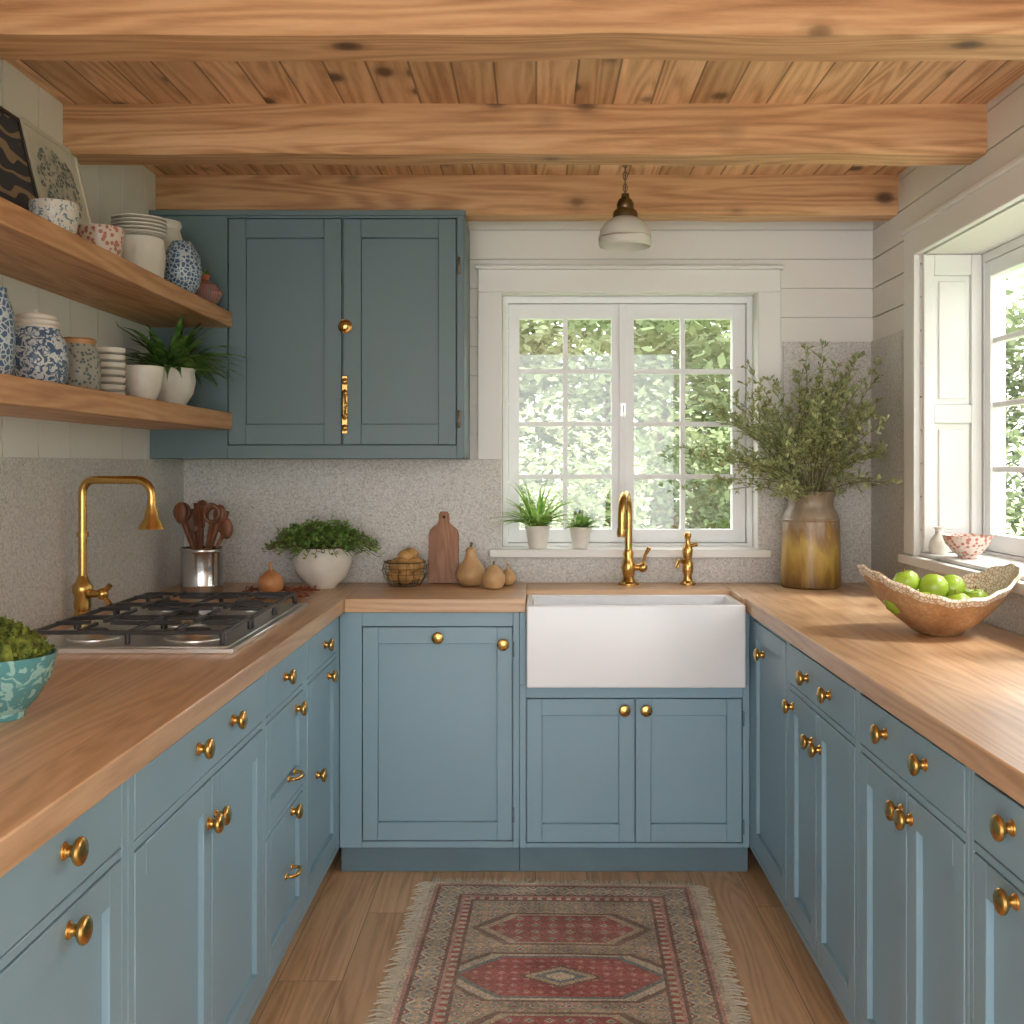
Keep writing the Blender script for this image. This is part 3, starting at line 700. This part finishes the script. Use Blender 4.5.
pot('terracotta_pot',[(0,0),(.03,0),(.052,.03),(.06,.05),(.048,.075),(.024,.088),(.0,.088)],(sx+.07,3.69,S2),'terrablue',ftw)
def picture(name,y0,y1,h,fm):
    o=O(name)
    X=Matrix.Translation((XL+.10,0,S2+.0045))@Matrix.Rotation(math.radians(-13.5),4,'Y')
    o.box((-.014,y0,0.001),(-.004,y1,h),fm,X)
    w=.012
    for a,b,c_,d in ((y0,y1,0.001,w),(y0,y1,h-w,h),(y0,y0+w,w,h-w),(y1-w,y1,w,h-w)): o.box((-.004,a,c_),(.004,b,d),fm,X)
    return o,X
o,X=picture('dark_wave_painting',2.42,2.80,.36,'iron'); o.box((-.004,2.432,.012),(0,2.788,.348),'artdark',X); o.done()
o,X=picture('tree_print_picture',2.815,3.15,.37,'artpaper'); o.box((-.004,2.827,.012),(-.001,3.138,.358),'artpaper',X)
for i in range(260):
    a=U(0,6.28);q=U(0,1)**.5; yy=2.98+math.cos(a)*q*.13; zz=.23+math.sin(a)*q*.1
    s_=U(.005,.012); vs=[(0.0006,yy+s_*math.cos(j*1.047+i),zz+s_*.7*math.sin(j*1.047+i)) for j in range(6)]; o.add(vs,[tuple(range(6))],'arttree',X)
o.box((-.001,2.975,.05),(.0008,2.985,.2),'stem',X); o.done()

# ------------------------------------------------------------ pendant
o=O('pendant_lamp'); c=Vector((.287,3.5,0))
o.lathe([(0,ZC),(.045,ZC),(.042,ZC-.02),(.01,ZC-.03),(0,ZC-.03)],c,'pane_dark',24)
n=0; z=ZC-.03
while z>2.225:
    o.tube([c+Vector(((.007*math.cos(t)) if n%2 else 0,0 if n%2 else .007*math.cos(t),z-.011+.013*math.sin(t))) for t in [j*math.pi/5 for j in range(11)]],.0018,'pane_dark',6,False)
    z-=.019; n+=1
o.tube([c+Vector((0,0,ZC-.03)),c+Vector((0,0,2.2))],.0022,'iron',6)
o.lathe([(0,2.225),(.012,2.225),(.014,2.212),(.022,2.205),(.028,2.19),(.026,2.178),(.036,2.17),(.04,2.16),(.04,2.148),(.034,2.145)],c,'pane_dark',28)
o.lathe([(.034,2.15),(.045,2.145),(.065,2.13),(.078,2.112),(.083,2.09),(.084,2.075),(.083,2.06),(.078,2.055),(.078,2.075),(.07,2.1),(.03,2.14),(0,2.145)],c,'opal',48)
o.lathe([(.0845,2.087),(.0865,2.084),(.0845,2.081)],c,'steel',40)
o.ball(c+Vector((0,0,2.1)),.026,'opal',16)
o.done()

# ------------------------------------------------------------ rug
def rug():
    x0,x1,y0,y1=-.355,.49,2.26,3.56
    st=.005; nx=int((x1-x0)/st); ny=int((y1-y0)/st)
    red=(178,98,96);dr=(160,92,92);cream=(216,206,184);beige=(198,182,156);teal=(124,138,140);ol=(170,162,136);dk=(132,108,100);pk=(204,152,142);bl=(146,156,160)
    W=x1-x0;H=y1-y0
    def dia(a,b,p,q): 
        a=abs((a/p)%1-.5)*2; b=abs((b/q)%1-.5)*2; return a+b
    def color(x,y):
        e=min(x,W-x,y,H-y); cx,cy=x-W/2,y-H/2
        tang = y if min(x,W-x)<min(y,H-y) else x
        if e<.014: return cream
        if e<.026: return pk
        if e<.034: return dk
        if e<.102:
            k=dia(tang,e-.068,.06,.068)
            if k<.25: return cream
            if k<.45: return red
            if k<.62: return dk
            if k<.85: return cream
            j=dia(tang+.03,e-.034,.03,.034)
            return bl if j<.8 else beige
        if e<.109: return dk
        if e<.122: return pk
        if e<.142: return cream if int(tang/.015)%2 else red
        if e<.15: return dk
        hx=abs(cx)/.25; hy=abs(cy)/.14
        m=max(hy, hx*.72+hy*.42)
        if m<1:
            if m>.94: return dk
            if m>.84: return cream
            if m>.78: return teal
            k=abs(cx)/.11+abs(cy)/.06
            if k<.4: return cream
            if k<.65: return teal
            if k<.9: return beige
            if k<1.05: return dk
            if dia(cx,cy,.035,.035)<.45: return pk
            return red
        fy=abs(cy)-.30
        hx2=abs(cx)/.2; hy2=abs(fy)/.11; m2=max(hy2,hx2*.75+hy2*.4)
        if m2<1:
            if m2>.9: return dk
            if m2>.8: return beige
            k=dia(cx,fy,.05,.045)
            return teal if k<.4 else (cream if k<.6 else (red if k<1.2 else dr))
        k=dia(cx,cy,.046,.046)
        if k<.3: return red
        if k<.5: return cream
        if k<.75: return bl
        if k<1.05: return ol
        z=dia(cx+.023,cy+.023,.023,.023)
        return pk if z<.8 else beige
    o=O('persian_rug'); X=Matrix.Translation((0.07,2.9,0))@Matrix.Rotation(math.radians(-1.8),4,'Z')@Matrix.Translation((-.07,-2.9,0))
    vs=[];fs=[];cols=[]
    for j in range(ny+1):
        for i in range(nx+1):
            x=x0+i*st;y=y0+j*st; vs.append((x,y,.009+.0015*noise.noise(Vector((x*6,y*6,0)))))
    for j in range(ny):
        for i in range(nx):
            b=j*(nx+1)+i; fs.append((b,b+1,b+nx+2,b+nx+1))
            c=color((i+.5)*st,(j+.5)*st); n=1+.14*noise.noise(Vector((i*.04,j*.08,3)))+U(-.12,.12)
            fade=.24+.2*noise.noise(Vector((i*.017,j*.025,9)))
            c=[v*(1-fade)+g*fade for v,g in zip(c,(198,180,158))]
            cols.append(sr(*[max(0,min(255,v*n)) for v in c]))
    nrug=len(fs); o.add(vs,fs,'rug',X)
    o.box((x0,y0,.001),(x1,y1,.0055),'fringe',X)
    def fr(p,d):
        L=U(.03,.055); p=Vector((p[0],p[1],0)); d=Vector((d[0],d[1],0)); s=Vector((-d.y,d.x,0)); e=p+d*L+s*U(-.014,.014)
        up=Vector((0,0,1))
        o.tube([X@(p+up*.006),X@(p*.5+e*.5+up*.0085),X@(e+up*.003)],[.003,.0028,.0018],'fringe',4,False)
    y=y0
    while y<y1: fr((x0,y),(-1,0)); fr((x1,y),(1,0)); y+=U(.006,.010)
    x=x0
    while x<x1: fr((x,y1),(0,1)); fr((x,y0),(0,-1)); x+=U(.006,.010)
    ob=o.done(origin=(.07,2.9,0))
    me=ob.data; at=me.color_attributes.new('Col','FLOAT_COLOR','CORNER'); data=[]
    for i,pl in enumerate(me.polygons):
        c=cols[i] if i<nrug else (.5,.45,.35,1)
        for _ in range(pl.loop_total): data.extend(c)
    at.data.foreach_set('color',data)
rug()

# ------------------------------------------------------------ garden
o=O('garden_lawn'); o.box((-40,YB+.5,-.6),(40,60,-.5),'lawn'); o.box((XR+.6,-20,-.6),(40,YB+.5,-.5),'lawn'); o.done()
def treemesh(m,seed,n=2600):
    random.seed(seed); o=O('garden_tree')
    o.tube([(0,0,0),(.05,0,1.3),(0,.05,2.5)],[.12,.1,.05],'bark',8)
    blobs=[(Vector((U(-.8,.8),U(-.8,.8),U(1.2,3.7))),U(.5,.9)) for _ in range(11)]
    for i in range(n):
        b,r=blobs[i%11]; d=Vector((U(-1,1),U(-1,1),U(-1,1))).normalized()
        p=b+d*r*U(.6,1.05); o.leaf(p,(U(-1,1),U(-1,1),U(-.6,.6)),U(.1,.18),U(.035,.06),m)
    o.clamp(zmin=.01); return o.done(flat=True)
t1=treemesh('tree',3); t2=treemesh('tree2',5)
random.seed(21); GZ=-.499
t1.location=(1.2,11,GZ); t2.location=(-.6,13,GZ)
def inst(src,x,y,s,r):
    q=bpy.data.objects.new('garden_tree',src.data); q.location=(x,y,GZ); q.scale=(s,s,s); q.rotation_euler=(0,0,r); bpy.context.collection.objects.link(q)
for i in range(30):
    inst(t1 if i%3==0 else t2,-9+i*.72+U(-.4,.4),U(12,18),U(.85,1.25),U(0,6))
for i in range(12):
    inst(t1 if i%3 else t2,-2+i*.8,U(8.6,9.8),U(.42,.58),U(0,6))
for i in range(12):
    inst(t1 if i%2 else t2,U(7,10),-3+i*1.3,U(.8,1.2),U(0,6))

# ------------------------------------------------------------ light
w=bpy.data.worlds.new('sky'); bpy.context.scene.world=w; w.use_nodes=True
nt=w.node_tree; bg=nt.nodes['Background']
bg.inputs[0].default_value=(.98,.985,.99,1); bg.inputs[1].default_value=5.4
s=bpy.data.lights.new('sun','SUN'); s.energy=5.0; s.angle=math.radians(12); s.color=(1,.95,.88)
so=bpy.data.objects.new('sun',s); so.rotation_euler=Vector((-.75,.25,-1.1)).to_track_quat('-Z','Y').to_euler(); bpy.context.collection.objects.link(so)
# camera
cam=bpy.data.cameras.new('camera'); cam.lens=38.67; cam.sensor_width=36; cam.shift_x=-.02246; cam.shift_y=-.0459; cam.clip_start=.05
co=bpy.data.objects.new('camera',cam); co.location=(0,0,1.362); co.rotation_euler=(math.pi/2,0,0); bpy.context.collection.objects.link(co)
bpy.context.scene.camera=co
bpy.context.scene.view_settings.view_transform='Standard'
